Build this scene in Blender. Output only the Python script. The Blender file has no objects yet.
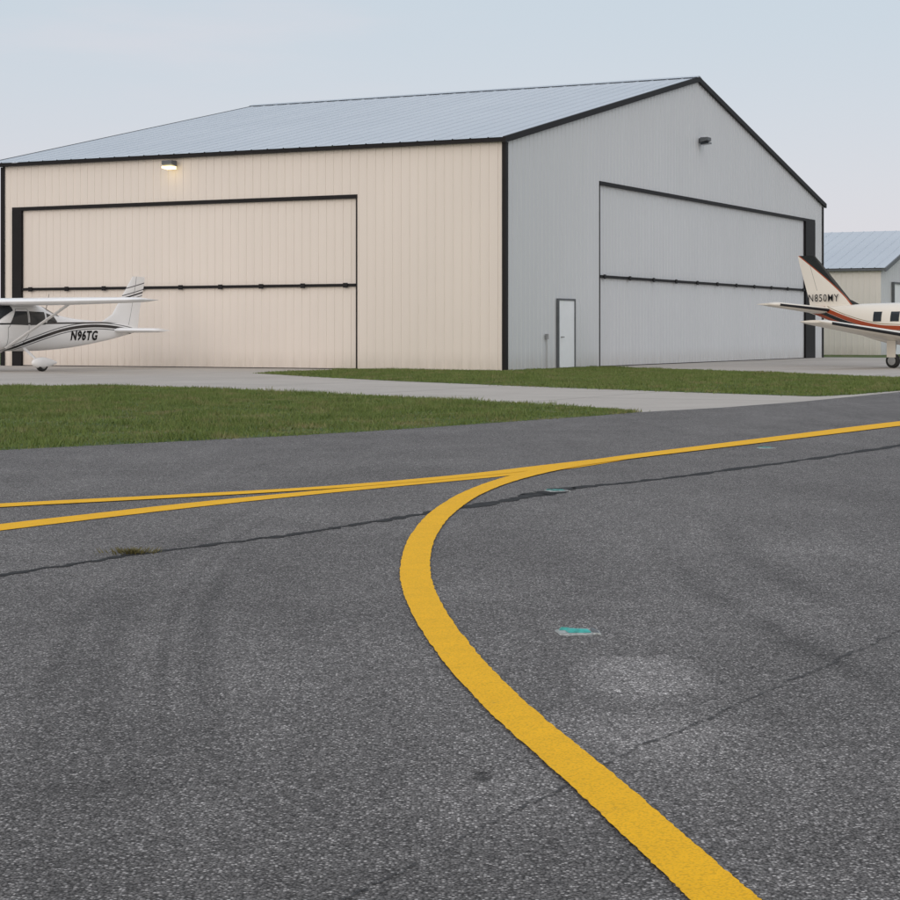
import bpy, math, random
import numpy as np
from mathutils import Vector, Matrix
random.seed(4); rng=np.random.default_rng(7)
scene=bpy.context.scene
col=scene.collection
F=1903.0; H=332.0; CH=1.18; CX=450.0

# ------------------------------------------------------------ helpers
def ground(px,py):
    d=F*CH/(py-H)
    return ((px-CX)/F*d, d)

class NB:
    def __init__(s,nt): s.nt=nt
    def n(s,t,**k):
        o=s.nt.nodes.new(t)
        for a,b in k.items(): setattr(o,a,b)
        return o
    def put(s,sock,v):
        if hasattr(v,'is_output'): s.nt.links.new(v,sock)
        else: sock.default_value=v
    def m(s,op,a,b=0.0,c=0.0,clamp=False):
        o=s.n('ShaderNodeMath',operation=op,use_clamp=clamp)
        s.put(o.inputs[0],a); s.put(o.inputs[1],b); s.put(o.inputs[2],c)
        return o.outputs[0]
    def ss(s,v,a,b):
        o=s.n('ShaderNodeMapRange',interpolation_type='SMOOTHSTEP')
        s.put(o.inputs[0],v); o.inputs[1].default_value=a; o.inputs[2].default_value=b
        return o.outputs[0]
    def lin(s,v,a,b,c,d):
        o=s.n('ShaderNodeMapRange'); s.put(o.inputs[0],v)
        for i,x in enumerate((a,b,c,d)): o.inputs[i+1].default_value=x
        return o.outputs[0]
    def mix(s,f,a,b,bt='MIX'):
        o=s.n('ShaderNodeMix',data_type='RGBA',blend_type=bt)
        s.put(o.inputs[0],f)
        s.put(o.inputs[6],a if hasattr(a,'is_output') else (*a,1))
        s.put(o.inputs[7],b if hasattr(b,'is_output') else (*b,1))
        return o.outputs[2]
    def noise(s,vec,scale,detail=3,rough=.5,out=0):
        o=s.n('ShaderNodeTexNoise'); s.put(o.inputs['Vector'],vec)
        o.inputs['Scale'].default_value=scale; o.inputs['Detail'].default_value=detail; o.inputs['Roughness'].default_value=rough
        return o.outputs[out]
    def vor(s,vec,scale,feature='F1',out='Distance'):
        o=s.n('ShaderNodeTexVoronoi',feature=feature); s.put(o.inputs['Vector'],vec)
        o.inputs['Scale'].default_value=scale
        return o.outputs[out]
    def scale(s,vec,sc):
        o=s.n('ShaderNodeVectorMath',operation='MULTIPLY'); s.put(o.inputs[0],vec); o.inputs[1].default_value=sc
        return o.outputs[0]
    def bump(s,h,st,dist):
        o=s.n('ShaderNodeBump'); s.put(o.inputs['Height'],h); o.inputs['Strength'].default_value=st; o.inputs['Distance'].default_value=dist
        return o.outputs[0]

def newmat(name):
    m=bpy.data.materials.new(name); m.use_nodes=True
    nt=m.node_tree; b=nt.nodes['Principled BSDF']; B=NB(nt)
    return m,B,b
def co(B,kind='Object'):
    return B.n('ShaderNodeTexCoord').outputs[kind]
def simple(name,c,rough=.5,var=.08,vs=3.0,metal=0,bump=0,spec=.5):
    m,B,b=newmat(name); v=co(B)
    f=B.noise(v,vs,4,.6)
    cc=B.mix(B.lin(f,.3,.7,0,1),tuple(x*(1-var) for x in c),tuple(min(1,x*(1+var)) for x in c))
    B.put(b.inputs['Base Color'],cc); b.inputs['Roughness'].default_value=rough; b.inputs['Metallic'].default_value=metal
    b.inputs['Specular IOR Level'].default_value=spec
    if bump: B.put(b.inputs['Normal'],B.bump(B.noise(v,vs*12,3),bump,.01))
    return m

class MB:
    def __init__(s): s.v=[]; s.f=[]
    def add(s,vs,fs):
        o=len(s.v); s.v+= [tuple(p) for p in vs]; s.f+=[tuple(i+o for i in f) for f in fs]; return s
    def box(s,x0,x1,y0,y1,z0,z1):
        return s.add([(x0,y0,z0),(x1,y0,z0),(x1,y1,z0),(x0,y1,z0),(x0,y0,z1),(x1,y0,z1),(x1,y1,z1),(x0,y1,z1)],
              [(0,3,2,1),(4,5,6,7),(0,1,5,4),(1,2,6,5),(2,3,7,6),(3,0,4,7)])
    def loft(s,rings,cap=True):
        n=len(rings[0]); vs=[p for r in rings for p in r]; fs=[]
        for i in range(len(rings)-1):
            for j in range(n):
                k=(j+1)%n
                fs.append((i*n+j,i*n+k,(i+1)*n+k,(i+1)*n+j))
        if cap:
            fs.append(tuple(range(n))[::-1]); fs.append(tuple((len(rings)-1)*n+j for j in range(n)))
        return s.add(vs,fs)
    def tube(s,pts,rs,n=10,flat=1.0,ax=None):
        rings=[]
        for i,p in enumerate(pts):
            p=Vector(p); a=Vector(pts[max(0,i-1)]); b=Vector(pts[min(len(pts)-1,i+1)])
            d=(b-a).normalized(); up=Vector(ax) if ax else (Vector((0,0,1)) if abs(d.z)<.9 else Vector((1,0,0)))
            u=d.cross(up).normalized(); w=u.cross(d).normalized()
            rings.append([tuple(p+u*rs[i]*flat*math.cos(t)+w*rs[i]*math.sin(t)) for t in [2*math.pi*k/n for k in range(n)]])
        return s.loft(rings)
    def grid(s,P):
        r=len(P); c=len(P[0]); vs=[p for row in P for p in row]
        return s.add(vs,[(i*c+j,i*c+j+1,(i+1)*c+j+1,(i+1)*c+j) for i in range(r-1) for j in range(c-1)])
    def build(s,name,mat,parent=None,smooth=False,bevel=0,label=None):
        me=bpy.data.meshes.new(name); me.from_pydata(s.v,[],s.f); me.validate(); 
        import bmesh
        bm=bmesh.new(); bm.from_mesh(me); bmesh.ops.recalc_face_normals(bm,faces=bm.faces); bm.to_mesh(me); bm.free()
        me.materials.append(mat)
        if smooth:
            me.polygons.foreach_set('use_smooth',[True]*len(me.polygons))
            try: me.set_sharp_from_angle(angle=math.radians(50))
            except Exception: pass
        o=bpy.data.objects.new(name,me); col.objects.link(o)
        if parent: o.parent=parent
        if bevel:
            b=o.modifiers.new('bevel','BEVEL'); b.width=bevel; b.segments=2; b.limit_method='ANGLE'
        if label: o['label']=label
        return o
def empty(name,loc,rotz,label,cat,group=None,rot=None):
    o=bpy.data.objects.new(name,None); o.empty_display_size=.5; col.objects.link(o)
    o.location=loc; o.rotation_euler=rot or (0,0,rotz); o['label']=label; o['category']=cat
    if group: o['group']=group
    return o

# ------------------------------------------------------------ materials
def siding_mat(name,c):
    m,B,b=newmat(name); v=co(B)
    n1=B.noise(B.scale(v,(1.2,1.2,.15)),1.5,4,.6); n2=B.noise(v,.25,2)
    f=B.m('ADD',B.lin(n1,.3,.7,-.10,.10),B.lin(n2,.3,.7,-.15,.15))
    z=B.n('ShaderNodeSeparateXYZ'); B.put(z.inputs[0],v)
    dirt=B.m('MULTIPLY',B.ss(z.outputs[2],.7,0.0),B.noise(B.scale(v,(3,3,.6)),2,4))
    cc=B.mix(B.m('ADD',f,.5),tuple(x*.94 for x in c),tuple(x*1.05 for x in c))
    cc=B.mix(B.m('MULTIPLY',dirt,.45),cc,(.30,.25,.19))
    B.put(b.inputs['Base Color'],cc); b.inputs['Roughness'].default_value=.5; b.inputs['Specular IOR Level'].default_value=.3
    return m
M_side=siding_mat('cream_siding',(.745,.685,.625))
M_gable=siding_mat('shade_tinted_siding',(.655,.675,.695))  # same siding, with the cool shade of the gable side put into its colour
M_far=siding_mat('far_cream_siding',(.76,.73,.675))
M_black=simple('black_trim',(.010,.009,.010),.55,.2,spec=.2)
def roof_mat():
    m,B,b=newmat('galvanized_roof'); v=co(B)
    s=B.n('ShaderNodeSeparateXYZ'); B.put(s.inputs[0],v)
    cell=B.m('FLOOR',B.m('DIVIDE',s.outputs[0],.915))
    wn=B.n('ShaderNodeTexWhiteNoise',noise_dimensions='1D'); B.put(wn.inputs['W'],cell)
    f=B.m('ADD',B.noise(v,.2,2),B.lin(wn.outputs['Value'],0,1,-.12,.12))
    B.put(b.inputs['Base Color'],B.mix(B.lin(f,.3,.7,0,1),(.485,.54,.595),(.52,.575,.63)))
    b.inputs['Metallic'].default_value=.0; b.inputs['Roughness'].default_value=.5
    return m
M_roof=roof_mat()
M_door=simple('white_door_paint',(.86,.89,.91),.4,.03)
M_doorframe=simple('door_frame_grey',(.12,.13,.14),.5,.1,spec=.3)
M_metal=simple('brushed_metal',(.4,.4,.4),.35,.1,metal=.8)
M_white=simple('white_aircraft_paint',(.86,.865,.87),.25,.02)
M_glass=simple('dark_window_glass',(.02,.025,.03),.08,.1)
M_tyre=simple('tyre_rubber',(.02,.02,.02),.8,.2)
M_ink=simple('black_lettering',(.006,.006,.008),.5,.1,spec=.2)
M_cream=simple('cream_aircraft_paint',(.78,.74,.66),.25,.02)
M_boot=simple('black_deicing_boot',(.015,.015,.017),.6,.1,spec=.3)

# ------------------------------------------------------------ hangar geometry mapping
C0=Vector(((505-CX)/33.0, F/33.0)); 
dL=Vector((-.889,.459)).normalized(); dR=Vector((.459,.889)).normalized()
def onwall(px,py,d):
    k=(px-CX)/F
    s=(k*C0.y-C0.x)/(d.x-k*d.y); dep=C0.y+s*d.y
    return s, CH+(H-py)*dep/F
TH=math.atan2(-dL.y,-dL.x)
hang=empty('aircraft_hangar',(C0.x,C0.y,0),TH,'large cream metal aircraft hangar with black trim beside a taxiway','hangar')
L=19.5; W=33.8; EZ=7.02; RZ=10.8
PER=.305
def profile(a,b,PER=.305,HH=.016):
    out=[]; k=math.floor(a/PER)-1
    while k*PER<b+PER:
        for o,h in ((0,0),(PER-.080,0),(PER-.067,HH),(PER-.033,HH),(PER-.020,0)):
            t=k*PER+o
            if a<t<b: out.append((t,h))
        k+=1
    def hh(t):
        o=t%PER
        return HH if PER-.067<o<PER-.033 else 0
    return [(a,hh(a))]+out+[(b,hh(b))]
def gz(t,W=W,EZ=EZ,RZ=RZ): return EZ+(RZ-EZ)*(1-abs(t-W/2)/(W/2))
def corr(mb,a,b,zf0,zf1,P):
    pr=profile(a,b); rows=[[P(t,h,zf0(t)) for t,h in pr],[P(t,h,zf1(t)) for t,h in pr]]
    mb.grid(rows)
cst=lambda c:(lambda t:c)
PF=lambda t,h,z:(-t,-h,z)        # front (long) wall, t = distance from corner
PG=lambda t,h,z:(h,t,z)          # gable wall
a1,ztop=onwall(357,196,dL); a2,_=onwall(14,207,dL); a2i,_=onwall(22,207,dL)
ztop=5.5
mb=MB(); corr(mb,0,a1,cst(0),cst(EZ),PF); corr(mb,a1,a2,cst(ztop),cst(EZ),PF); corr(mb,a2,L,cst(0),cst(EZ),PF)
mb.build('wall',M_side,hang,label='cream ribbed metal long wall')
g1,_=onwall(599,184,dR); g2,_=onwall(814,218,dR); g2i,_=onwall(805,218,dR)
gtop=6.25
mb=MB(); corr(mb,0,g1,cst(0),lambda t:gz(t)-.02,PG)
corr(mb,g1,W/2,cst(gtop),lambda t:gz(t)-.02,PG); corr(mb,W/2,g2,cst(gtop),lambda t:gz(t)-.02,PG); corr(mb,g2,W,cst(0),lambda t:gz(t)-.02,PG)
mb.build('wall',M_gable,hang,label='ribbed metal gable wall with cool shade in its colour')
mb=MB(); corr(mb,0,W/2,cst(0),lambda t:gz(t)-.02,lambda t,h,z:(-L-h,t,z)); corr(mb,W/2,W,cst(0),lambda t:gz(t)-.02,lambda t,h,z:(-L-h,t,z))
mb.build('wall',M_gable,hang)
mb=MB(); corr(mb,0,L,cst(0),cst(EZ),lambda t,h,z:(-t,W+h,z)); mb.build('wall',M_side,hang)
# roof
OHR=.10; OHL=.65; OV=.22
sl=(RZ-EZ)/(W/2)
mb=MB()
for sgn in (0,1):
    def PR(t,h,y): 
        z=EZ+.10+sl*y+h
        return (OHR-t, y if sgn==0 else W-y, z)
    pr=profile(0,L+OHR+OHL,.61,.022)
    ys=[-OV,W*.125,W*.25,W*.375,W/2]
    mb.grid([[PR(t,h,y) for t,h in pr] for y in ys])
roof=mb.build('roof',M_roof,hang)
mb=MB()
pts=[(-.3,-.3*sl),(0,.02),(.3,-.3*sl)]
mb.loft([[(x,W/2+p[0],RZ+.15+p[1]) for p in pts]+[(x,W/2,RZ+.05)] for x in (OHR+.02,-L-OHL-.02)])
mb.build('ridge_cap',M_roof,roof)
mb=MB(); mb.box(-L-OHL,OHR,-OV+.01,-.03,EZ-.07,EZ+.035); mb.build('fascia_trim',M_black,hang)
for (y0,y1) in ((-OV,W/2-.001),(W+OV,W/2+.001)):
    z0=EZ+.09+sl*(-OV); z1=RZ+.09
    for xa,xb in ((.03,OHR+.03),(-L-OHL-.03,-L-OHL+.03)):
        mb=MB(); mb.loft([[(xa,y0,z0-.16),(xb,y0,z0-.16),(xb,y0,z0+.03),(xa,y0,z0+.03)],[(xa,y1,z1-.16),(xb,y1,z1-.16),(xb,y1,z1+.03),(xa,y1,z1+.03)]])
        mb.build('rake_trim',M_black,hang)
mb=MB(); mb.add([(-.08,-.05,0),(.05,-.05,0),(.05,.12,0),(.024,.12,0),(.024,-.024,0),(-.08,-.024,0)]+[(x,y,EZ-.08) for x,y in ((-.08,-.05),(.05,-.05),(.05,.12),(.024,.12),(.024,-.024),(-.08,-.024))],
   [(0,1,4,5),(1,2,3,4),(6,7,10,11),(7,8,9,10)]+[(i,(i+1)%6,6+(i+1)%6,6+i) for i in range(6)]); mb.build('corner_trim',M_black,hang)
mb=MB(); mb.box(-L-.05,-L+.12,-.05,-.024,0,EZ-.08); mb.build('corner_trim',M_black,hang)
mb=MB(); mb.box(.025,.05,W-.14,W+.03,0,EZ-.08); mb.build('corner_trim',M_black,hang)
# big doors
def bigdoor(t0,t1,tcol,top,seam,P,mat,n_h,lab):
    def bx(mb,ta,tb,o0,o1,z0,z1):
        vs=[P(t,o,z) for z in (z0,z1) for (t,o) in ((ta,o0),(tb,o0),(tb,o1),(ta,o1))]
        mb.add(vs,[(0,3,2,1),(4,5,6,7),(0,1,5,4),(1,2,6,5),(2,3,7,6),(3,0,4,7)])
    mb=MB(); corr(mb,t0+.03,t1,cst(seam+.03),cst(top-.1),lambda t,h,z:P(t,h-.07,z))
    door=mb.build('hangar_door',mat,hang,label=lab)
    mb=MB(); corr(mb,t0+.03,t1,cst(.03),cst(seam-.03),lambda t,h,z:P(t,h-.055,z)); mb.build('door_panel',mat,door)
    mb=MB(); bx(mb,t0+.03,t1,-.10,.03,seam-.045,seam+.045)
    for i in range(n_h):
        t=t0+.4+(t1-t0-.8)*i/(n_h-1); bx(mb,t-.08,t+.08,.03,.06,seam-.08,seam+.07)
    mb.build('door_seam_beam',M_black,door)
    mb=MB(); bx(mb,t0-.02,tcol+.05,-.12,.045,top-.1,top+.02); bx(mb,t0-.012,t0+.022,-.1,.035,0,top-.1)
    mb.build('door_frame',M_black,door)
    mb=MB(); bx(mb,t1,tcol+.05,-.10,.05,0,top-.1); mb.build('door_post',M_black,door)
    mb=MB(); bx(mb,t0+.03,t1,-.09,-.045,0.012,.03); mb.build('door_seal',M_tyre,door)
_,sz=onwall(200,287,dL)
bigdoor(a1,a2i,a2,ztop,sz,lambda t,o,z:(-t,-o,z),M_side,9,'cream bifold hangar door with black seam beam')
_,sz=onwall(700,283,dR)
bigdoor(g1,g2i,g2,gtop,sz,lambda t,o,z:(o,t,z),M_gable,11,'bifold hangar door, cool shade in its colour, with black seam beam')
# entry door
e0,_=onwall(556,369,dR); e1,ez=onwall(573,299,dR)
mb=MB(); mb.box(.03,.075,e0+.055,e1-.055,.03,ez-.06); ed=mb.build('entry_door',M_door,hang,bevel=.008,label='white steel personnel door with dark frame')
mb=MB(); mb.box(.022,.10,e0,e0+.055,0,ez); mb.box(.022,.10,e1-.055,e1,0,ez); mb.box(.022,.10,e0+.055,e1-.055,ez-.06,ez); mb.build('door_frame',M_doorframe,ed)
mb=MB(); mb.tube([(.075,e0+.22,1.02),(.14,e0+.22,1.02),(.14,e0+.34,1.02)],[.02,.02,.018],8); mb.build('door_handle',M_metal,ed,True)
mb=MB(); mb.box(.03,.10,e0-.90,e0-.78,.95,1.12); mb.tube([(.06,e0-.84,.95),(.06,e0-.84,.0)],[.015,.015],6); mb.build('electrical_box',M_metal,hang)
def lamp(P,lit,parent):
    mb=MB(); 
    def bx(u0,u1,o0,o1,z0,z1,tap=0):
        mb.add([P(u0,o0,z0),P(u1,o0,z0),P(u1,o1,z0+tap),P(u0,o1,z0+tap),P(u0,o0,z1),P(u1,o0,z1),P(u1,o1,z1),P(u0,o1,z1)],
          [(0,3,2,1),(4,5,6,7),(0,1,5,4),(1,2,6,5),(2,3,7,6),(3,0,4,7)])
    bx(-.07,.07,.022,.12,-.1,.1); bx(-.2,.2,.12,.42,-.06,.12,.05)
    o=mb.build('wall_lamp',M_doorframe,parent,label='lit warm floodlight' if lit else 'unlit dark floodlight')
    mb=MB(); bx(-.18,.18,.13,.445,-.16,-.065,.03)
    if lit:
        m,B,b=newmat('glowing_lamp_lens'); v=co(B)
        B.put(b.inputs['Base Color'],B.mix(B.noise(v,8),(1,.8,.5),(1,.9,.6)))
        b.inputs['Emission Color'].default_value=(1,.82,.45,1); b.inputs['Emission Strength'].default_value=2.2
    else: m=M_glass
    mb.build('lamp_lens',m,o)
t,z=onwall(174,165,dL)
lamp(lambda u,o,zz:(-t+u,-o,z+zz),True,hang)
ld=bpy.data.lights.new('lamp_light','POINT'); ld.energy=.8; ld.color=(1,.72,.38); ld.shadow_soft_size=.15
lo=bpy.data.objects.new('lamp_light',ld); col.objects.link(lo); lo.parent=hang; lo.location=(-t,-.5,z-.32)
t2,z2=onwall(699,141,dR)
lamp(lambda u,o,zz:(o,t2+u,z2+zz),False,hang)

# ------------------------------------------------------------ far hangar
d2=F*CH/23.0; C2=((881-CX)/F*d2,d2)
far=empty('distant_hangar',(C2[0],C2[1],0),TH,'smaller cream metal hangar with pale blue roof beyond the grass','hangar')
l2,w2,e2,r2=24,18,4.45,6.75
g=lambda t:gz(t,w2,e2,r2)
mb=MB(); corr(mb,0,l2,cst(0),cst(e2),PF); mb.build('wall',M_far,far)
mb=MB(); corr(mb,0,w2/2,cst(0),g,PG); corr(mb,w2/2,w2,cst(0),g,PG); mb.build('wall',M_gable,far)
mb=MB(); corr(mb,0,w2/2,cst(0),g,lambda t,h,z:(-l2-h,t,z)); corr(mb,w2/2,w2,cst(0),g,lambda t,h,z:(-l2-h,t,z)); mb.build('wall',M_gable,far)
mb=MB(); corr(mb,0,l2,cst(0),cst(e2),lambda t,h,z:(-t,w2+h,z)); mb.build('wall',M_far,far)
s2=(r2-e2)/(w2/2); mb=MB()
for sg in (0,1):
    pr=profile(0,l2+.6,.61,.025)
    mb.grid([[(.3-t_,y if sg==0 else w2-y,e2+.08+s2*y+h) for t_,h in pr] for y in (-.25,w2/2)])
mb.build('roof',M_roof,far)
mb=MB(); mb.box(-l2,.3,-.24,-.05,e2-.12,e2-.02); mb.build('fascia_trim',M_doorframe,far)
for (y0,y1) in ((-.25,w2/2-.001),(w2+.25,w2/2+.001)):
    z0=e2+.05-s2*.25; z1=r2+.05; mb=MB()
    mb.loft([[(.25,y0,z0-.18),(.33,y0,z0-.18),(.33,y0,z0+.03),(.25,y0,z0+.03)],[(.25,y1,z1-.18),(.33,y1,z1-.18),(.33,y1,z1+.03),(.25,y1,z1+.03)]])
    mb.build('rake_trim',M_doorframe,far)
mb=MB(); mb.box(.03,.1,2.2,15.8,0,3.7); fd=mb.build('hangar_door',M_door,far)
mb=MB(); mb.box(.03,.16,2.05,2.2,0,3.8); mb.box(.03,.16,15.8,15.95,0,3.8); mb.box(.03,.16,2.2,15.8,3.7,3.8)
for k in range(1,4): mb.box(.1,.12,2.2+13.6*k/4-.03,2.2+13.6*k/4+.03,0,3.7)
mb.build('door_frame',M_doorframe,fd)

# ------------------------------------------------------------ ground
def poly(name,pts,z,mat,kind='structure',sub=None):
    me=bpy.data.meshes.new(name); me.from_pydata([(p[0],p[1],z) for p in pts],[],[tuple(range(len(pts)))])
    me.materials.append(mat); o=bpy.data.objects.new(name,me); col.objects.link(o)
    import bmesh
    bm=bmesh.new(); bm.from_mesh(me); bmesh.ops.recalc_face_normals(bm,faces=bm.faces)
    for f_ in bm.faces:
        if f_.normal.z<0: f_.normal_flip()
    bmesh.ops.triangulate(bm,faces=bm.faces); bm.to_mesh(me); bm.free()
    o['kind']=kind; return o
def grass_mat(name,blade):
    m,B,b=newmat(name); v=co(B)
    n=B.noise(v,.9,5,.65); n2=B.noise(v,35 if blade else 18,3,.7)
    c=B.mix(B.lin(n,.35,.65,0,1),(.060,.110,.020),(.130,.190,.048))
    c=B.mix(B.lin(n2,.35,.7,0,1),c,(.18,.215,.07) if blade else (.045,.065,.02))
    dry=B.m('MULTIPLY',B.ss(B.noise(v,1.3,5,.7),.48,.68),.7)
    c=B.mix(dry,c,(.26,.215,.115))
    B.put(b.inputs['Base Color'],c); b.inputs['Roughness'].default_value=.75; b.inputs['Specular IOR Level'].default_value=.2
    if not blade: B.put(b.inputs['Normal'],B.bump(n2,.8,.05))
    return m
M_grass=grass_mat('lawn_soil',False); M_blade=grass_mat('grass_blades',True)
poly('ground',[(-1500,-1500),(1500,-1500),(1500,3000),(-1500,3000)],0,M_grass)
def conc():
    m,B,b=newmat('apron_concrete'); v=co(B)
    mp=B.n('ShaderNodeMapping'); B.put(mp.inputs[0],v); mp.inputs['Rotation'].default_value=(0,0,-TH)
    br=B.n('ShaderNodeTexBrick'); B.put(br.inputs['Vector'],mp.outputs[0]); br.offset=0
    br.inputs['Scale'].default_value=1; br.inputs['Brick Width'].default_value=4.5; br.inputs['Row Height'].default_value=4.5
    br.inputs['Mortar Size'].default_value=.03; br.inputs['Color1'].default_value=(.42,.385,.35,1); br.inputs['Color2'].default_value=(.48,.445,.40,1); br.inputs['Mortar'].default_value=(.2,.18,.165,1)
    n=B.noise(v,.7,6,.65); n2=B.noise(v,14,4,.7)
    c=B.mix(B.lin(n,.3,.7,0,.55),br.outputs[0],(.34,.305,.27))
    c=B.mix(B.lin(n2,.4,.75,0,.35),c,(.56,.525,.48))
    B.put(b.inputs['Base Color'],c); b.inputs['Roughness'].default_value=.8; b.inputs['Specular IOR Level'].default_value=.25
    B.put(b.inputs['Normal'],B.bump(n2,.3,.01)); return m
M_conc=conc()
def hl(x,y):
    p=C0+Vector((-dL.x,-dL.y))*x+dR*y; return (p.x,p.y)
poly('concrete_apron',[hl(-60,-40),hl(30,-40),hl(30,34.5),hl(-.5,34.5),hl(-.5,.5),hl(-60,.5)],.004,M_conc)
gl=[ground(*p) for p in ((0,386.5),(100,386),(200,388),(265,391),(350,395),(450,400),(560,405.5),(610,409),(641,412.5),(600,416),(500,423),(400,430),(300,436),(200,441),(100,446),(0,451))]
gl=gl+[(-4.46-7.2,18.9-8.8),(-30,8),(-24,41.2)]
gr=[ground(*p) for p in ((258,373.6),(300,371.2),(340,370.2))]+[hl(-6.2,.3),hl(-.5,.3),hl(-.5,g1-.2),hl(.6,g1-.2)]+[ground(*p) for p in ((640,368.6),(700,370.4),(760,372.4),(830,375.2),(900,378.2),(1000,382),(1000,387),(900,391),(850,395),(815,396.8),(700,393),(550,387.5),(400,381.5),(300,376.2))]
poly('lawn',gl,.009,M_grass); poly('lawn',gr,.009,M_grass)
def inside(P,X,Y):
    r=np.zeros(len(X),bool); n=len(P); j=n-1
    for i in range(n):
        xi,yi=P[i]; xj,yj=P[j]
        c=((yi>Y)!=(yj>Y))&(X<(xj-xi)*(Y-yi)/(yj-yi+1e-12)+xi); r^=c; j=i
    return r
def blades(polyp,n,xr,yr,hmin,hmax,wd,name,excl=None):
    X=rng.uniform(*xr,n); Y=rng.uniform(*yr,n)
    wob=.07*np.sin(X*5.1+Y*3.7)+.05*np.sin(X*13.3-Y*9.1)
    ex=rng.normal(0,.05,n)+wob; ok=inside(polyp,X+ex,Y+rng.normal(0,.10,n)+wob*2)
    if excl is not None: ok&=~inside(excl,X,Y)
    X=X[ok];Y=Y[ok]; k=len(X)
    hf=.8+.4*np.sin(X*2.1+np.sin(Y*1.3)*2)*np.sin(Y*1.7+X)+.25*np.sin(X*7.3+Y*3.1)*np.sin(Y*8.1-X*2.2)
    h=rng.uniform(hmin,hmax,k)*np.clip(hf,.5,1.35); a=rng.uniform(0,np.pi,k); w=wd*rng.uniform(.6,1.3,k)
    lx=rng.normal(0,.4,k)*h; ly=rng.normal(0,.4,k)*h
    V=np.zeros((k,3,3)); 
    V[:,0,0]=X-np.cos(a)*w/2; V[:,0,1]=Y-np.sin(a)*w/2; V[:,0,2]=.005
    V[:,1,0]=X+np.cos(a)*w/2; V[:,1,1]=Y+np.sin(a)*w/2; V[:,1,2]=.005
    V[:,2,0]=X+lx; V[:,2,1]=Y+ly; V[:,2,2]=h
    me=bpy.data.meshes.new(name); me.vertices.add(k*3); me.vertices.foreach_set('co',V.ravel())
    me.loops.add(k*3); me.loops.foreach_set('vertex_index',np.arange(k*3,dtype=np.int32))
    me.polygons.add(k); me.polygons.foreach_set('loop_start',np.arange(0,k*3,3,dtype=np.int32)); me.polygons.foreach_set('loop_total',np.full(k,3,dtype=np.int32))
    me.update(); me.validate(); me.materials.append(M_blade)
    o=bpy.data.objects.new(name,me); col.objects.link(o); o['kind']='stuff'; o['label']='short mown green grass blades on the lawn'; o['category']='grass'
foot=[hl(-L,0),hl(0,0),hl(0,W),hl(-L,W)]
blades(gl,480000,(-16,4),(14,43),.03,.085,.014,'grass')
blades(gr,380000,(-6,16),(33,68),.03,.08,.02,'grass',foot)

# asphalt
def asph():
    m,B,b=newmat('aged_asphalt'); v=co(B)
    vc=B.n('ShaderNodeSeparateColor'); B.put(vc.inputs[0],B.vor(v,145,'F1','Color'))
    r=vc.outputs[0]; dist=B.vor(v,145)
    stone=B.lin(r,0,1,.125,.255)
    lite=B.m('MULTIPLY',B.ss(r,.82,.98),.28)
    gap=B.ss(dist,.35,.75)
    val=B.m('ADD',stone,lite); val=B.m('MULTIPLY',val,B.m('SUBTRACT',1.0,B.m('MULTIPLY',gap,.65)))
    mid=B.lin(B.noise(v,26,4,.7),.3,.7,.80,1.20)
    lg=B.lin(B.noise(v,.55,5,.6),.3,.7,.87,1.13)
    stretch=B.lin(B.noise(B.scale(v,(1.0,.25,1)),2.2,4,.6),.3,.7,.90,1.10)
    val=B.m('MULTIPLY',B.m('MULTIPLY',val,mid),B.m('MULTIPLY',lg,stretch))
    sx=B.n('ShaderNodeSeparateXYZ'); B.put(sx.inputs[0],v)
    warp=B.m('MULTIPLY',B.m('SUBTRACT',B.noise(v,3,4,.6),.5),1.1)
    def ell(cx,cy,rx,ry,ang,amt,soft=.6):
        dx=B.m('SUBTRACT',sx.outputs[0],cx); dy=B.m('SUBTRACT',sx.outputs[1],cy)
        ca,sa=math.cos(ang),math.sin(ang)
        u=B.m('DIVIDE',B.m('ADD',B.m('MULTIPLY',dx,ca),B.m('MULTIPLY',dy,sa)),rx)
        w=B.m('DIVIDE',B.m('SUBTRACT',B.m('MULTIPLY',dy,ca),B.m('MULTIPLY',dx,sa)),ry)
        q=B.m('SQRT',B.m('ADD',B.m('MULTIPLY',u,u),B.m('MULTIPLY',w,w)))
        return B.m('MULTIPLY',B.ss(B.m('ADD',q,warp),1.15,1.15-soft),amt)
    add=None
    for e in ((.66,6.45,.25,.48,0,.50),(.5,5.5,.42,.36,.5,.32,.8),(.15,4.75,.35,.35,0,.22,.8),(.95,7.6,.5,.9,0,.08),(1.5,12,1.2,2.5,0,.08),(-.95,5.2,.35,.7,0,-.12),(.35,11,.25,2.5,.1,-.08),(-.8,8.5,.25,1.6,.1,-.10),(-.6,4.3,1.4,.8,0,-.12),(.085,5.0,.03,.07,0,-.5)):
        x=ell(*e); add=x if add is None else B.m('ADD',add,x)
    val=B.m('MULTIPLY',val,B.m('ADD',1.0,add))
    tint=B.n('ShaderNodeCombineColor')
    B.put(tint.inputs[0],B.m('MULTIPLY',val,1.05)); B.put(tint.inputs[1],B.m('MULTIPLY',val,1.0)); B.put(tint.inputs[2],B.m('MULTIPLY',val,.965))
    B.put(b.inputs['Base Color'],tint.outputs[0]); b.inputs['Roughness'].default_value=.9; b.inputs['Specular IOR Level'].default_value=.15
    hgt=B.m('ADD',B.m('MULTIPLY',gap,-1.0),B.m('MULTIPLY',r,.5))
    B.put(b.inputs['Normal'],B.bump(hgt,.5,.003))
    return m
M_asph=asph()
edge=[ground(*p) for p in ((0,451.5),(100,446.5),(200,441.6),(300,436.5),(400,430.5),(500,423.5),(600,416.5),(641,413),(720,408.5),(800,402.5),(860,396.6),(900,392.5))]
e0_=edge[0]; e1_=edge[-1]
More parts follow.
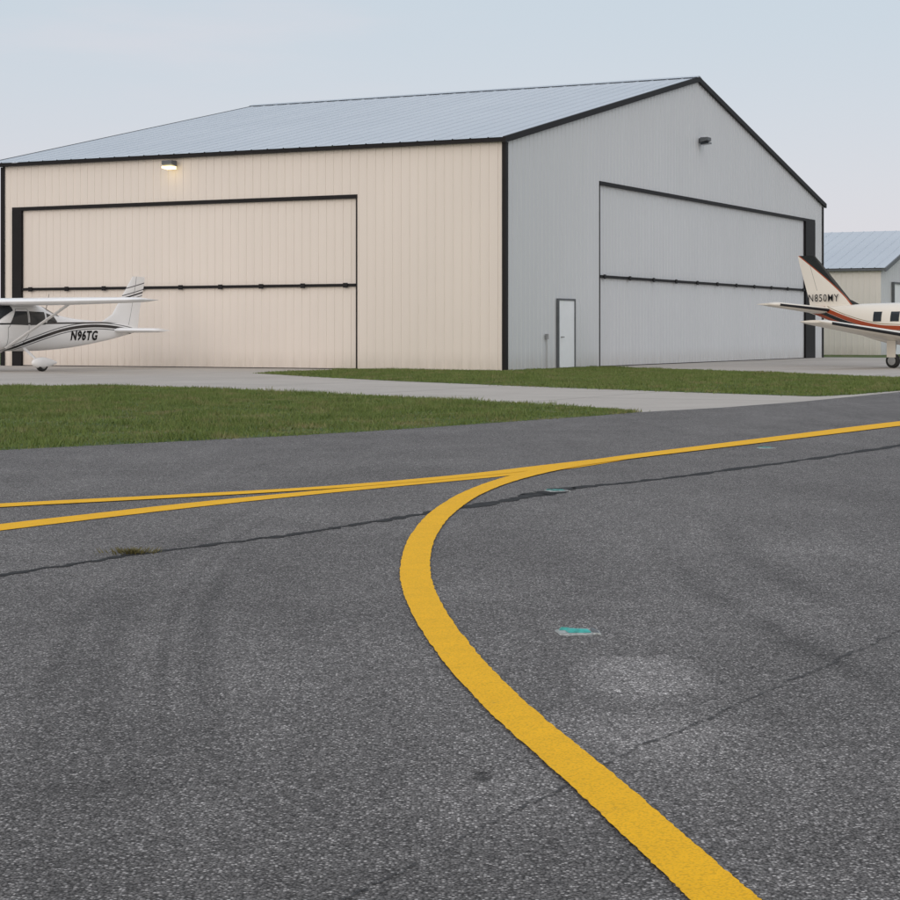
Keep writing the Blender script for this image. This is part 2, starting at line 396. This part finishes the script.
pts=[(e0_[0]-7.23*5,e0_[1]-8.85*5)]+edge+[(e1_[0]+60,e1_[1]+103),(e1_[0]+120,e1_[1]+90),(60,-60),(-40,-60)]
poly('asphalt_taxiway',pts,.013,M_asph)

def paint_mat(name,c):
    m,B,b=newmat(name); v=co(B)
    n=B.noise(v,60,4,.75); n2=B.noise(v,6,5,.65); vo=B.vor(v,145)
    cc=B.mix(B.lin(n2,.3,.7,0,1),tuple(x*.90 for x in c),c)
    cc=B.mix(B.m('MULTIPLY',B.ss(n,.55,.75),.25),cc,(.55,.29,.02))
    cc=B.mix(B.m('MULTIPLY',B.ss(vo,.45,.8),.30),cc,(.32,.17,.01))
    cc=B.mix(B.m('MULTIPLY',B.ss(B.noise(v,11,6,.75),.61,.78),.55),cc,(.18,.14,.08))
    B.put(b.inputs['Base Color'],cc); b.inputs['Roughness'].default_value=.7; b.inputs['Specular IOR Level'].default_value=.15
    B.put(b.inputs['Normal'],B.bump(B.m('ADD',B.m('MULTIPLY',vo,-1),n),.4,.003)); return m
M_yel=paint_mat('yellow_line_paint',(.95,.51,.008))
def crom(P,n):
    P=[np.array(p,float) for p in P]; P=[2*P[0]-P[1]]+P+[2*P[-1]-P[-2]]; out=[]
    for i in range(1,len(P)-2):
        for k in range(n):
            t=k/n; a,b,c,d=P[i-1:i+3]
            out.append(.5*((2*b)+(-a+c)*t+(2*a-5*b+4*c-d)*t*t+(-a+3*b-3*c+d)*t**3))
    out.append(P[-2]); return out
def strip(name,pts,z,mat,n=14,jit=.004,seed=0,fade=False):
    C=crom(pts,n); r=random.Random(seed); rows=[]; fa=[]
    for i,c in enumerate(C):
        a=C[max(0,i-1)]; b_=C[min(len(C)-1,i+1)]; d=Vector((b_[0]-a[0],b_[1]-a[1])).normalized(); nn=Vector((-d.y,d.x))
        w=max(c[2],.004)
        rows.append([(c[0]+nn.x*(w/2+r.uniform(-jit,jit)),c[1]+nn.y*(w/2+r.uniform(-jit,jit)),z),(c[0],c[1],z),(c[0]-nn.x*(w/2+r.uniform(-jit,jit)),c[1]-nn.y*(w/2+r.uniform(-jit,jit)),z)])
        u=i/(len(C)-1); e=max(0,math.sin(math.pi*u))**.7; fa+=[0,e,0]
    mb=MB(); mb.grid(rows); o=mb.build(name,mat)
    if o.data.polygons[0].normal.z<0: o.data.flip_normals()
    if fade:
        at=o.data.attributes.new('fade','FLOAT','POINT'); at.data.foreach_set('value',fa)
    o['kind']='structure'; 
    return o
def gp(L_): return [(*ground(x,y),w) for x,y,w in L_]
curve_px=[(741,922,.14),(715,900,.14),(652,842,.14),(586.5,782,.142),(517,722,.143),(465,668,.144),(432,622,.146),(417,588,.147),(416,562,.148),(424,538,.15),(443,515,.155),(474,495,.16),(515,480,.18),(565,468.5,.22),(625,459.5,.26),(700,450,.30),(800,437.5,.36),(900,425,.42),(1000,413.5,.45)]
strip('yellow_line',gp(curve_px),.021,M_yel,24,.003)
strip('yellow_line',gp([(-150,517.5,.24),(0,508,.25),(150,500,.24),(250,494.6,.22),(330,489.6,.20),(400,484,.20),(480,476.5,.22),(545,469,.25),(600,462,.2)]),.019,M_yel,14)
strip('yellow_line',gp([(-150,549,.26),(0,530,.27),(100,518,.26),(200,506.5,.25),(300,496.2,.22),(370,489.5,.20),(430,483.8,.20),(490,477.8,.22),(560,469.8,.22),(620,461,.15)]),.017,M_yel,14)
M_crack=simple('crack_sealant',(.028,.028,.028),.8,.5,14,spec=.15)
C=crom(gp([(-60,588,.06),(0,578,.06),(80,566,.055),(150,555,.06),(230,545,.05),(300,536,.06),(380,523,.075),(450,512,.09),(520,500,.15),(548,494,.18),(580,489,.10),(650,482,.08),(740,470,.09),(820,459,.09),(900,447,.10),(1000,432,.12)]),10)
ck=[(c[0]+random.uniform(-.015,.015),c[1]+random.uniform(-.03,.03),c[2]*random.uniform(.5,1.5)) for c in C]
strip('pavement_crack',ck,.0155,M_crack,3,.008,3)
def thin_mat():
    m,B,b=newmat('hairline_crack'); v=co(B)
    b.inputs['Base Color'].default_value=(.05,.05,.05,1); b.inputs['Roughness'].default_value=.9
    B.put(b.inputs['Alpha'],B.m('MULTIPLY',B.ss(B.noise(v,12,5,.85),.40,.60),.8)); return m
M_thin=thin_mat()
C=crom(gp([(960,610,.014),(900,635,.014),(820,672,.014),(740,708,.014),(690,732,.016),(640,752,.012),(570,790,.010),(500,824,.010),(430,862,.010),(370,892,.010),(330,915,.010)]),12)
strip('hairline_crack',[(c[0]+random.uniform(-.005,.005),c[1]+random.uniform(-.02,.02),c[2]*random.uniform(.5,1.5)) for c in C],.0152,M_thin,3,.003,5)
def skid_mat():
    m,B,b=newmat('tyre_mark'); v=co(B)
    b.inputs['Base Color'].default_value=(.07,.07,.07,1); b.inputs['Roughness'].default_value=.9; b.inputs['Specular IOR Level'].default_value=.15
    at=B.n('ShaderNodeAttribute',attribute_name='fade')
    a=B.m('MULTIPLY',B.lin(B.noise(v,.8,3,.5),.35,.65,.25,1.0),B.lin(B.noise(B.scale(v,(12,.8,1)),4,3,.6),.3,.7,.35,1))
    B.put(b.inputs['Alpha'],B.m('MULTIPLY',B.m('MULTIPLY',a,B.m('POWER',at.outputs['Fac'],.8)),.34)); return m
M_skid=skid_mat()
base=[ground(x,y) for x,y,_ in curve_px[2:14]]
def offset(P,o):
    out=[]
    for i in range(len(P)):
        a=P[max(0,i-1)]; b_=P[min(len(P)-1,i+1)]; d=Vector((b_[0]-a[0],b_[1]-a[1])).normalized()
        out.append((P[i][0]-d.y*o,P[i][1]+d.x*o))
    return out
for k,(o,w,a,b_) in enumerate(((.92,.16,1,8),(1.28,.24,2,9),(1.42,.10,1,7),(-1.3,.22,1,8),(-1.75,.26,2,9),(1.05,.06,1,9))):
    strip('tyre_mark',[(p[0],p[1],w) for p in offset(base,o)[a:b_]],.0140+.0001*k,M_skid,10,.003,k,True)

# ------------------------------------------------------------ pavement markers, weed
M_teal=simple('teal_reflector',(.04,.34,.31),.45,.35,40)
M_teal2=simple('dusty_teal_reflector',(.07,.20,.19),.7,.35,40)
M_grey=simple('scuffed_marker_plastic',(.34,.36,.35),.7,.5,70)
def marker(px,py,rz,teal):
    x,y=ground(px,py)
    e=empty('pavement_marker',(x,y,.0135),rz,'small broken teal reflective marker stuck to the asphalt','road marker','reflective markers on the taxiway')
    mb=MB(); o=[(-.08,-.06),(-.045,-.075),(-.02,-.066),(.03,-.07),(.06,-.055),(.08,-.07),(.088,.01),(.07,.06),(.03,.075),(.01,.06),(-.04,.08),(-.06,.06),(-.085,.05),(-.08,-.01)]
    mb.loft([[(a,b_,0) for a,b_ in o],[(a*.93,b_*.9,.006) for a,b_ in o]]); mb.build('marker_base',M_grey,e)
    mb=MB(); mb.loft([[(-.045,-.045,.0065),(.045,-.05,.0065),(.05,.0,.0065),(-.05,.01,.0065)],[(-.032,-.028,.020),(.032,-.032,.016),(.035,-.01,.016),(-.035,-.005,.020)]])
    mb.build('reflector',teal,e,bevel=.002)
    mb=MB(); mb.loft([[(-.07,.025,.0065),(-.02,.022,.0065),(-.02,.05,.0065),(-.065,.055,.0065)],[(-.06,.03,.018),(-.03,.03,.014),(-.03,.042,.014),(-.058,.046,.016)]])
    mb.build('reflector',teal,e)
    mb=MB(); mb.loft([[(.05,-.045,.0065),(.075,-.05,.0065),(.072,.03,.0065),(.052,.035,.0065)],[(.055,-.035,.016),(.07,-.038,.012),(.068,.02,.012),(.056,.024,.016)]])
    mb.build('marker_fragment',M_doorframe,e)
marker(578,636,.1,M_teal); marker(557,493,.4,M_teal2); marker(766,449.5,.2,M_teal2)
def weed(px,py):
    x,y=ground(px,py); mb=MB(); r=random.Random(2)
    for i in range(260):
        a=r.uniform(0,6.28); rr=abs(r.gauss(0,.045)); bx,by=math.cos(a)*rr*1.5,math.sin(a)*rr
        h=r.uniform(.01,.035); an=r.uniform(0,3.14); w=.004; lx,ly=math.cos(a)*h*r.uniform(.3,1.4),math.sin(a)*h*r.uniform(.3,1.4)
        mb.add([(bx-math.cos(an)*w,by-math.sin(an)*w,0),(bx+math.cos(an)*w,by+math.sin(an)*w,0),(bx+lx,by+ly,h)],[(0,1,2)])
    o=mb.build('weed_tuft',simple('weed_leaves',(.13,.115,.04),.8,.5,60)); o.location=(x,y,.017)
    o['label']='low dry green weed tuft growing in the asphalt crack'; o['category']='plant'
weed(133,556)

# ------------------------------------------------------------ aircraft tools
def interp(S,x):
    S=sorted(S)
    if x<=S[0][0]: return S[0][1:]
    if x>=S[-1][0]: return S[-1][1:]
    for i in range(len(S)-1):
        if S[i][0]<=x<=S[i+1][0]:
            t=(x-S[i][0])/(S[i+1][0]-S[i][0])
            p0=S[max(0,i-1)]; p1=S[i]; p2=S[i+1]; p3=S[min(len(S)-1,i+2)]
            out=[]
            for k in range(1,len(p1)):
                h=p2[0]-p1[0]
                m1=(p2[k]-p0[k])/(p2[0]-p0[0]) if p2[0]!=p0[0] else 0
                m2=(p3[k]-p1[k])/(p3[0]-p1[0]) if p3[0]!=p1[0] else 0
                t2,t3=t*t,t**3
                out.append((2*t3-3*t2+1)*p1[k]+(t3-2*t2+t)*h*m1+(-2*t3+3*t2)*p2[k]+(t3-t2)*h*m2)
            return tuple(out)
class Fus:
    def __init__(s,S,n=2.6): s.S=S; s.n=n
    def sec(s,x):
        b,t,w=interp(s.S,x); return (b+t)/2,(t-b)/2,w
    def pt(s,x,th,k=0):
        zc,hh,hw=s.sec(x); c,si=math.cos(th),math.sin(th); e=2/s.n
        return (x,(hw+k)*math.copysign(abs(c)**e,c),zc+(hh+k)*math.copysign(abs(si)**e,si))
    def y(s,x,z,k=.008):
        zc,hh,hw=s.sec(x); q=min(.999,abs((z-zc)/hh)); return hw*(1-q**s.n)**(1/s.n)+k
    def mesh(s,name,mat,par,nx=60,nt=32):
        x0,x1=min(a[0] for a in s.S),max(a[0] for a in s.S); mb=MB()
        mb.loft([[s.pt(x0+(x1-x0)*i/nx,2*math.pi*j/nt) for j in range(nt)] for i in range(nx+1)])
        return mb.build(name,mat,par,True)
    def patch(s,name,quad,side,mat,par,k=.008,n=8):
        a,b,c,d=[Vector(q) for q in quad]; P=[]
        for i in range(n+1):
            row=[]
            for j in range(n+1):
                u,v=i/n,j/n; p=(a*(1-u)+b*u)*(1-v)+(d*(1-u)+c*u)*v
                row.append((p.x,side*s.y(p.x,p.y,k),p.y))
            P.append(row)
        mb=MB(); mb.grid(P); return mb.build(name,mat,par,True)
    def wrap(s,name,xf0,xf1,t0,t1,mat,par,k=.008,n=14):
        P=[]
        for i in range(n+1):
            th=t0+(t1-t0)*i/n
            P.append([s.pt(xf0(th)+(xf1(th)-xf0(th))*j/6,th,k) for j in range(7)])
        mb=MB(); mb.grid(P); return mb.build(name,mat,par,True)
def foil(le,te,t,n=9):
    up=[]; 
    for i in range(n+1):
        u=(1-math.cos(math.pi*i/n))/2; up.append((le+(te-le)*u, t*2.6*(math.sqrt(u)*(1-u)*.75+.02*(1-u))))
    return up+[(x,-z*.75) for x,z in up[-2:0:-1]]
def surface(name,st,axis,mat,par,**k):
    mb=MB(); rings=[]
    for sp,le,te,off,t in st:
        rings.append([(x,sp,off+z) if axis=='y' else (x,off+z,sp) for x,z in foil(le,te,t)])
    mb.loft(rings); return mb.build(name,mat,par,True,**k)
def lettering(txt,size,shear,place,par,mat,xs=1.0,bold=.02,sp=1.08):
    cu=bpy.data.curves.new('t','FONT'); cu.body=txt; cu.size=size; cu.align_x='CENTER'; cu.align_y='CENTER'; cu.shear=shear; cu.offset=size*bold; cu.resolution_u=3; cu.space_character=sp
    to=bpy.data.objects.new('t',cu); col.objects.link(to)
    bpy.context.view_layer.update()
    me=bpy.data.meshes.new_from_object(to.evaluated_get(bpy.context.evaluated_depsgraph_get()))
    bpy.data.objects.remove(to)
    for v in me.vertices: v.co=place(v.co.x*xs,v.co.y)
    me.materials.clear(); me.materials.append(mat)
    o=bpy.data.objects.new('registration_lettering',me); col.objects.link(o); o.parent=par; return o
def wheel(par,x,y,r,w,name='wheel'):
    mb=MB(); prof=[(-.5,.62),(-.5,.85),(-.38,.97),(0,1.0),(.38,.97),(.5,.85),(.5,.62)]
    n=24; mb.loft([[(x+r*q*math.cos(2*math.pi*k/n),y+w*p,r+r*q*math.sin(2*math.pi*k/n)) for k in range(n)] for p,q in prof])
    t=mb.build(name,M_tyre,par,True)
    mb=MB(); mb.loft([[(x+r*q*math.cos(2*math.pi*k/n),y+w*p,r+r*q*math.sin(2*math.pi*k/n)) for k in range(n)] for p,q in ((-.52,.3),(-.51,.6),(.51,.6),(.52,.3))])
    mb.build('rim',M_metal,t,True)
    return t
def stripes(name,base,fn,colors):
    m,B,b=newmat(name); v=co(B); s=B.n('ShaderNodeSeparateXYZ'); B.put(s.inputs[0],v)
    c=B.mix(B.noise(v,3),tuple(x*.97 for x in base),base)
    for mask,cc in fn(B,s.outputs[0],s.outputs[1],s.outputs[2]): c=B.mix(mask,c,cc)
    B.put(b.inputs['Base Color'],c); b.inputs['Roughness'].default_value=.25; return m
def band(B,v,lo,hi,e=.006):
    return B.m('MULTIPLY',B.ss(v,lo-e,lo+e),B.ss(v,hi+e,hi-e))

# ------------------------------------------------------------ high wing light aircraft
A=math.radians(57); wd=F*CH/39.6
wx=(42-CX)/F*wd; cx=wx-1.25*math.sin(A); cy=wd+1.25*math.cos(A)
ces=empty('high_wing_airplane',(cx,cy,.004),math.atan2(-math.sin(A),-math.cos(A)),'white high-wing single-engine propeller airplane with black stripes','airplane')
def ces_st(B,x,y,z):
    c1=B.m('ADD',1.38,B.m('MULTIPLY',B.m('POWER',B.m('ABSOLUTE',B.m('ADD',x,3.4)),2.0),-.048))
    d1=B.m('SUBTRACT',z,c1)
    c2=B.m('ADD',1.45,B.m('MULTIPLY',B.m('ADD',x,4.0),-.012)); d2=B.m('SUBTRACT',z,c2)
    fr=B.m('SUBTRACT',B.m('MULTIPLY',x,1.0),1.15)
    return [(band(B,d1,-.06,.035),(.010,.010,.014)),(band(B,d1,.07,.10),(.12,.13,.14)),(band(B,d1,-.12,-.09),(.12,.13,.14)),
            (band(B,d2,.0,.05),(.010,.010,.014)),(band(B,fr,-.008,.008,.003),(.25,.25,.25))]
M_ces=stripes('white_paint_black_stripes',(.86,.865,.87),ces_st,None)
def fin_st(B,x,y,z):
    d=B.m('ADD',z,B.m('MULTIPLY',B.m('ADD',x,4.3),.22))
    hinge=B.m('ADD',x,B.m('ADD',5.12,B.m('MULTIPLY',B.m('SUBTRACT',z,1.5),.24)))
    return [(band(B,d,2.12,2.17),(.010,.010,.014)),(band(B,d,2.22,2.25),(.06,.06,.07)),(band(B,d,2.03,2.06),(.15,.15,.16)),(band(B,d,2.42,2.45),(.05,.05,.06)),(band(B,hinge,-.010,.010,.003),(.2,.2,.21))]
M_cesfin=stripes('white_fin_black_swoosh',(.86,.865,.87),fin_st,None)
fs=Fus([(2.6,.95,1.32,.20),(2.45,.80,1.42,.36),(1.9,.68,1.52,.46),(1.15,.62,1.58,.53),(.75,.60,1.82,.55),(.35,.60,2.03,.55),(-.5,.60,2.05,.55),(-1.0,.60,1.97,.52),(-1.6,.63,1.75,.44),(-2.5,.70,1.60,.33),(-4,.90,1.50,.18),(-5.0,1.08,1.42,.09),(-5.35,1.15,1.38,.04)],2.9)
fs.mesh('fuselage',M_ces,ces)
for sd in (1,-1):
    fs.patch('window',[(.62,1.40),(-.12,1.38),(-.12,1.80),(.34,1.80)],sd,M_glass,ces)
    fs.patch('window',[(-.20,1.38),(-.86,1.40),(-.86,1.78),(-.20,1.80)],sd,M_glass,ces)
    fs.patch('window',[(-.95,1.42),(-1.45,1.48),(-1.30,1.66),(-.95,1.75)],sd,M_glass,ces)
    pr=[(.68,.75),(.68,1.3),(.62,1.34),(.3,1.86),(-.16,1.86),(-.16,1.1),(.1,.75),(.68,.75)]
    P1=[];P2=[]
    for (xa,za),(xb,zb) in zip(pr[:-1],pr[1:]):
        for k in range(6):
            x_=xa+(xb-xa)*k/6; z_=za+(zb-za)*k/6
            P1.append((x_,sd*fs.y(x_,z_,.006),z_)); P2.append((x_+.012,sd*fs.y(x_+.012,z_+.008,.006),z_+.008))
    mb=MB(); mb.grid([P1,P2]); mb.build('door_outline',M_doorframe,ces)
fs.wrap('windshield',lambda t:.42,lambda t:1.08,math.radians(38),math.radians(142),M_glass,ces,.01)
fs.wrap('rear_window',lambda t:-1.05,lambda t:-1.65,math.radians(50),math.radians(130),M_glass,ces,.008)
for sd in (1,-1):
    surface('wing',[(sd*0.0,.95,-.70,2.06,.165),(sd*2.6,.95,-.70,2.06,.165),(sd*5.4,.82,-.38,2.08,.11),(sd*5.52,.72,-.36,2.09,.06),(sd*5.58,.5,-.3,2.10,.02)],'y',M_white,ces)
    mb=MB(); mb.tube([(.72,sd*.50,.70),(.30,sd*2.6,1.97)],[.085,.08],12,.32,(1,0,0)); mb.build('wing_strut',M_white,ces,True)
    surface('stabilizer',[(sd*.0,-4.25,-5.50,1.22,.13),(sd*1.42,-4.62,-5.47,1.22,.10),(sd*1.54,-4.78,-5.45,1.22,.04)],'y',M_white,ces)
    mb=MB(); mb.tube([(-.1,sd*.42,.68),(-.05,sd*.85,.42),(0,sd*1.2,.22)],[.075,.06,.05],10,.45,(1,0,0)); mb.build('landing_gear_leg',M_white,ces,True)
    w_=wheel(ces,0,sd*1.25,.20,.15)
    mb=MB(); R=[]
    for x_,r_ in ((.42,.02),(.36,.09),(.22,.15),(0,.17),(-.2,.15),(-.42,.09),(-.6,.03)):
        R.append([(x_,sd*1.25+r_*.72*math.cos(t_),.26+r_*math.sin(t_)) for t_ in [2*math.pi*k/16 for k in range(16)]])
    mb.loft(R); mb.build('wheel_fairing',M_white,w_,True)
surface('tail_fin',[(1.30,-3.3,-5.55,0,.045),(1.55,-3.95,-5.60,0,.06),(1.75,-4.35,-5.62,0,.06),(2.75,-5.12,-5.86,0,.045),(2.98,-5.30,-5.90,0,.02)],'z',M_cesfin,ces)
mb=MB(); mb.tube([(1.75,0,.72),(1.85,0,.2)],[.05,.04],8); mb.build('nose_gear_leg',M_metal,ces,True)
nw=wheel(ces,1.85,0,.18,.14)
mb=MB(); mb.loft([[(1.85+x_,r_*.7*math.cos(t_),.24+r_*math.sin(t_)) for t_ in [2*math.pi*k/16 for k in range(16)]] for x_,r_ in ((.38,.02),(.3,.1),(.1,.16),(-.2,.14),(-.5,.03))]); mb.build('wheel_fairing',M_white,nw,True)
def spin(par,x,z,r,l,blade,n):
    mb=MB(); mb.loft([[(x+l*q,r*math.sqrt(max(0,1-q*q))*math.cos(t_)+0,z+r*math.sqrt(max(0,1-q*q))*math.sin(t_)) for t_ in [2*math.pi*k/16 for k in range(16)]] for q in (0,.3,.6,.85,.99)]); 
    p=mb.build('spinner',M_white,par,True)
    for i in range(n):
        a=2*math.pi*i/n+.4; mb=MB(); u=Vector((0,math.cos(a),math.sin(a))); w2_=Vector((0,-math.sin(a),math.cos(a))); R=[]
        for q,c_ in ((.1,.06),(.4,.10),(.8,.08),(1,.03)):
            cc=Vector((x+l*.3,0,z))+u*blade*q
            R.append([tuple(cc+w2_*c_+Vector((.03,0,0))),tuple(cc+Vector((.03,0,0))),tuple(cc-w2_*c_-Vector((.03,0,0))),tuple(cc-Vector((.015,0,0)))])
        mb.loft(R); mb.build('propeller_blade',M_boot,p)
spin(ces,2.6,1.13,.19,.32,.95,2)
lettering('N96TG',.40,.15,lambda x,z:(-2.75-x, fs.y(-2.75-x,1.05+z,.014),1.05+z),ces,M_ink,.98,.035,1.14)
mb=MB(); mb.tube([(-1.4,.0,1.8),(-1.55,0,2.35)],[.012,.006],6); mb.build('antenna',M_boot,ces)

# ------------------------------------------------------------ low wing turboprop
Bq=math.radians(45); td=62.0; tx=(893-CX)/F*td
tc=(tx+1.75*math.sin(Bq),td+1.75*math.cos(Bq))
tb=empty('turboprop_airplane',(tc[0],tc[1],.004),-Bq,'cream low-wing turboprop airplane with black and rust-orange stripes','airplane')
def tbm_st(B,x,y,z):
    c1=B.m('ADD',B.m('ADD',1.13,B.m('MULTIPLY',x,-.03)),B.m('MULTIPLY',B.m('POWER',B.m('MAXIMUM',B.m('MULTIPLY',B.m('ADD',x,1.0),-1.0),0.0),1.6),.115))
    d=B.m('SUBTRACT',z,c1)
    return [(band(B,d,.09,.24),(.34,.060,.018)),(band(B,d,.27,.295),(.30,.22,.12)),(band(B,d,-.05,.085),(.010,.012,.012)),(band(B,d,-.19,-.05),(.34,.060,.018))]
M_tbm=stripes('cream_paint_orange_black_stripes',(.80,.76,.68),tbm_st,None)
def tfin(B,x,y,z):
    le=B.m('ADD',-2.75,B.m('MULTIPLY',B.m('SUBTRACT',z,2.3),-.93))
    d=B.m('SUBTRACT',x,le)
    zz=B.m('MAXIMUM',B.m('SUBTRACT',z,2.3),0.0)
    wv=B.m('ADD',.08,B.m('MULTIPLY',B.m('POWER',zz,1.5),.30)); q=B.m('ADD',d,wv)
    hinge=B.m('ADD',x,B.m('ADD',4.0,B.m('MULTIPLY',B.m('SUBTRACT',z,2.3),.33)))
    hm=B.m('MULTIPLY',band(B,hinge,-.01,.01,.003),B.ss(z,2.60,2.62))
    return [(hm,(.35,.33,.3)),(B.ss(q,-.08,-.07),(.36,.08,.03)),(B.ss(q,-.015,-.005),(.010,.013,.013))]
M_tfin=stripes('cream_fin_black_edge',(.80,.76,.68),tfin,None)
tf=Fus([(4.1,.95,1.5,.22),(3.7,.86,1.62,.36),(2.9,.78,1.75,.5),(2.2,.74,2.0,.58),(1.6,.72,2.14,.62),(0,.72,2.16,.62),(-1.0,.76,2.16,.60),(-2.0,.98,2.14,.48),(-3.0,1.35,2.10,.32),(-3.9,1.68,2.06,.17),(-4.5,1.86,2.02,.06)],2.3)
tf.mesh('fuselage',M_tbm,tb)
for sd in (1,-1):
    for i,xx in enumerate((-1.35,-.65,.05,.75)):
        tf.patch('window',[(xx-.17,1.53),(xx+.17,1.53),(xx+.17,1.86),(xx-.17,1.86)],sd,M_glass,tb)
    tf.patch('cockpit_window',[(1.2,1.58),(1.9,1.56),(1.75,1.86),(1.25,1.92)],sd,M_glass,tb)
    surface('wing',[(sd*.3,.95,-.95,.86,.26),(sd*5.7,.30,-.74,1.44,.15),(sd*6.0,.1,-.72,1.50,.06)],'y',M_cream,tb)
    mb=MB(); mb.tube([(.96,sd*.5,.885),(.31,sd*5.7,1.445)],[.055,.045],8,.8); mb.build('deicing_boot',M_boot,tb,True)
    surface('stabilizer',[(sd*0,-3.45,-4.65,1.90,.19),(sd*2.2,-4.10,-4.85,2.10,.13),(sd*2.42,-4.35,-4.95,2.12,.04)],'y',M_cream,tb)
    mb=MB(); mb.tube([(-3.46,sd*.1,1.92),(-4.11,sd*2.2,2.105)],[.05,.04],8,.8); mb.build('deicing_boot',M_boot,tb,True)
    mb=MB(); mb.tube([(0,sd*1.6,.95),(0,sd*1.72,.28)],[.06,.05],10); mb.build('landing_gear_leg',M_metal,tb,True)
    mb=MB(); mb.box(-.16,.16,sd*1.86-.015,sd*1.86+.015,.35,.9); mb.build('gear_door',M_cream,tb)
    wheel(tb,0,sd*1.75,.24,.18)
surface('tail_fin',[(1.85,-1.9,-4.35,0,.05),(2.15,-2.45,-4.42,0,.06),(2.3,-2.78,-4.45,0,.06),(3.6,-3.98,-4.86,0,.045),(3.84,-4.22,-4.92,0,.02)],'z',M_tfin,tb)
tf.wrap('windshield',lambda t:1.95,lambda t:2.6,math.radians(30),math.radians(150),M_glass,tb,.01)
mb=MB(); mb.tube([(3.2,0,.85),(3.25,0,.2)],[.05,.045],8); mb.build('nose_gear_leg',M_metal,tb,True)
wheel(tb,3.25,0,.2,.14)
spin(tb,4.1,1.25,.2,.4,1.1,4)
lettering('N850MY',.36,.0,lambda x,z:(-3.80+x,-.10,2.34+z),tb,M_ink,.84,.004,1.18)

# ------------------------------------------------------------ light, world, camera
sd=Vector((-.62,-.78,0)).normalized(); el=math.radians(12)
sdir=Vector((sd.x*math.cos(el),sd.y*math.cos(el),math.sin(el)))
su=bpy.data.lights.new('sun','SUN'); su.energy=.6; su.angle=math.radians(45); su.color=(1,.87,.79)
so=bpy.data.objects.new('sun',su); col.objects.link(so); so.rotation_euler=sdir.to_track_quat('Z','Y').to_euler(); so.location=(-20,-20,30)
w=bpy.data.worlds.new('World'); scene.world=w; w.use_nodes=True; nt=w.node_tree; B=NB(nt)
bg=nt.nodes['Background']
sky=B.n('ShaderNodeTexSky',sky_type='NISHITA'); sky.sun_disc=False; sky.sun_elevation=el; sky.sun_rotation=math.atan2(sd.x,sd.y)
sky.air_density=1.0; sky.dust_density=1.5; sky.ozone_density=1.5
v=co(B,'Generated'); s3=B.n('ShaderNodeSeparateXYZ'); B.put(s3.inputs[0],v)
K=1/.12
sc=lambda c:tuple(x*K for x in c)
haze=B.mix(B.ss(s3.outputs[2],0.0,.19),sc((.745,.715,.77)),sc((.61,.685,.76)))
haze=B.mix(B.ss(s3.outputs[2],.19,1.0),haze,sc((.68,.75,.86)))
cl=B.m('MULTIPLY',B.ss(B.noise(B.scale(v,(1,1,6)),3.0,5,.6),.47,.75),.45)
haze=B.mix(cl,haze,sc((.75,.715,.765)))
boost=B.ss(s3.outputs[1],.1,-.9)
haze=B.mix(boost,haze,sc((1.30,1.23,1.19)))
mx=B.mix(.9,sky.outputs[0],haze)
B.put(bg.inputs[0],mx); bg.inputs[1].default_value=.122
cam=bpy.data.cameras.new('camera'); co_=bpy.data.objects.new('camera',cam); col.objects.link(co_)
co_.location=(0,0,CH); co_.rotation_euler=(math.pi/2,0,0)
cam.sensor_width=36; cam.lens=F/900*36; cam.shift_y=-(450-H)/900; cam.clip_end=6000; cam.clip_start=.1
scene.camera=co_
scene.view_settings.view_transform='Standard'; scene.view_settings.look='None'; scene.view_settings.exposure=0
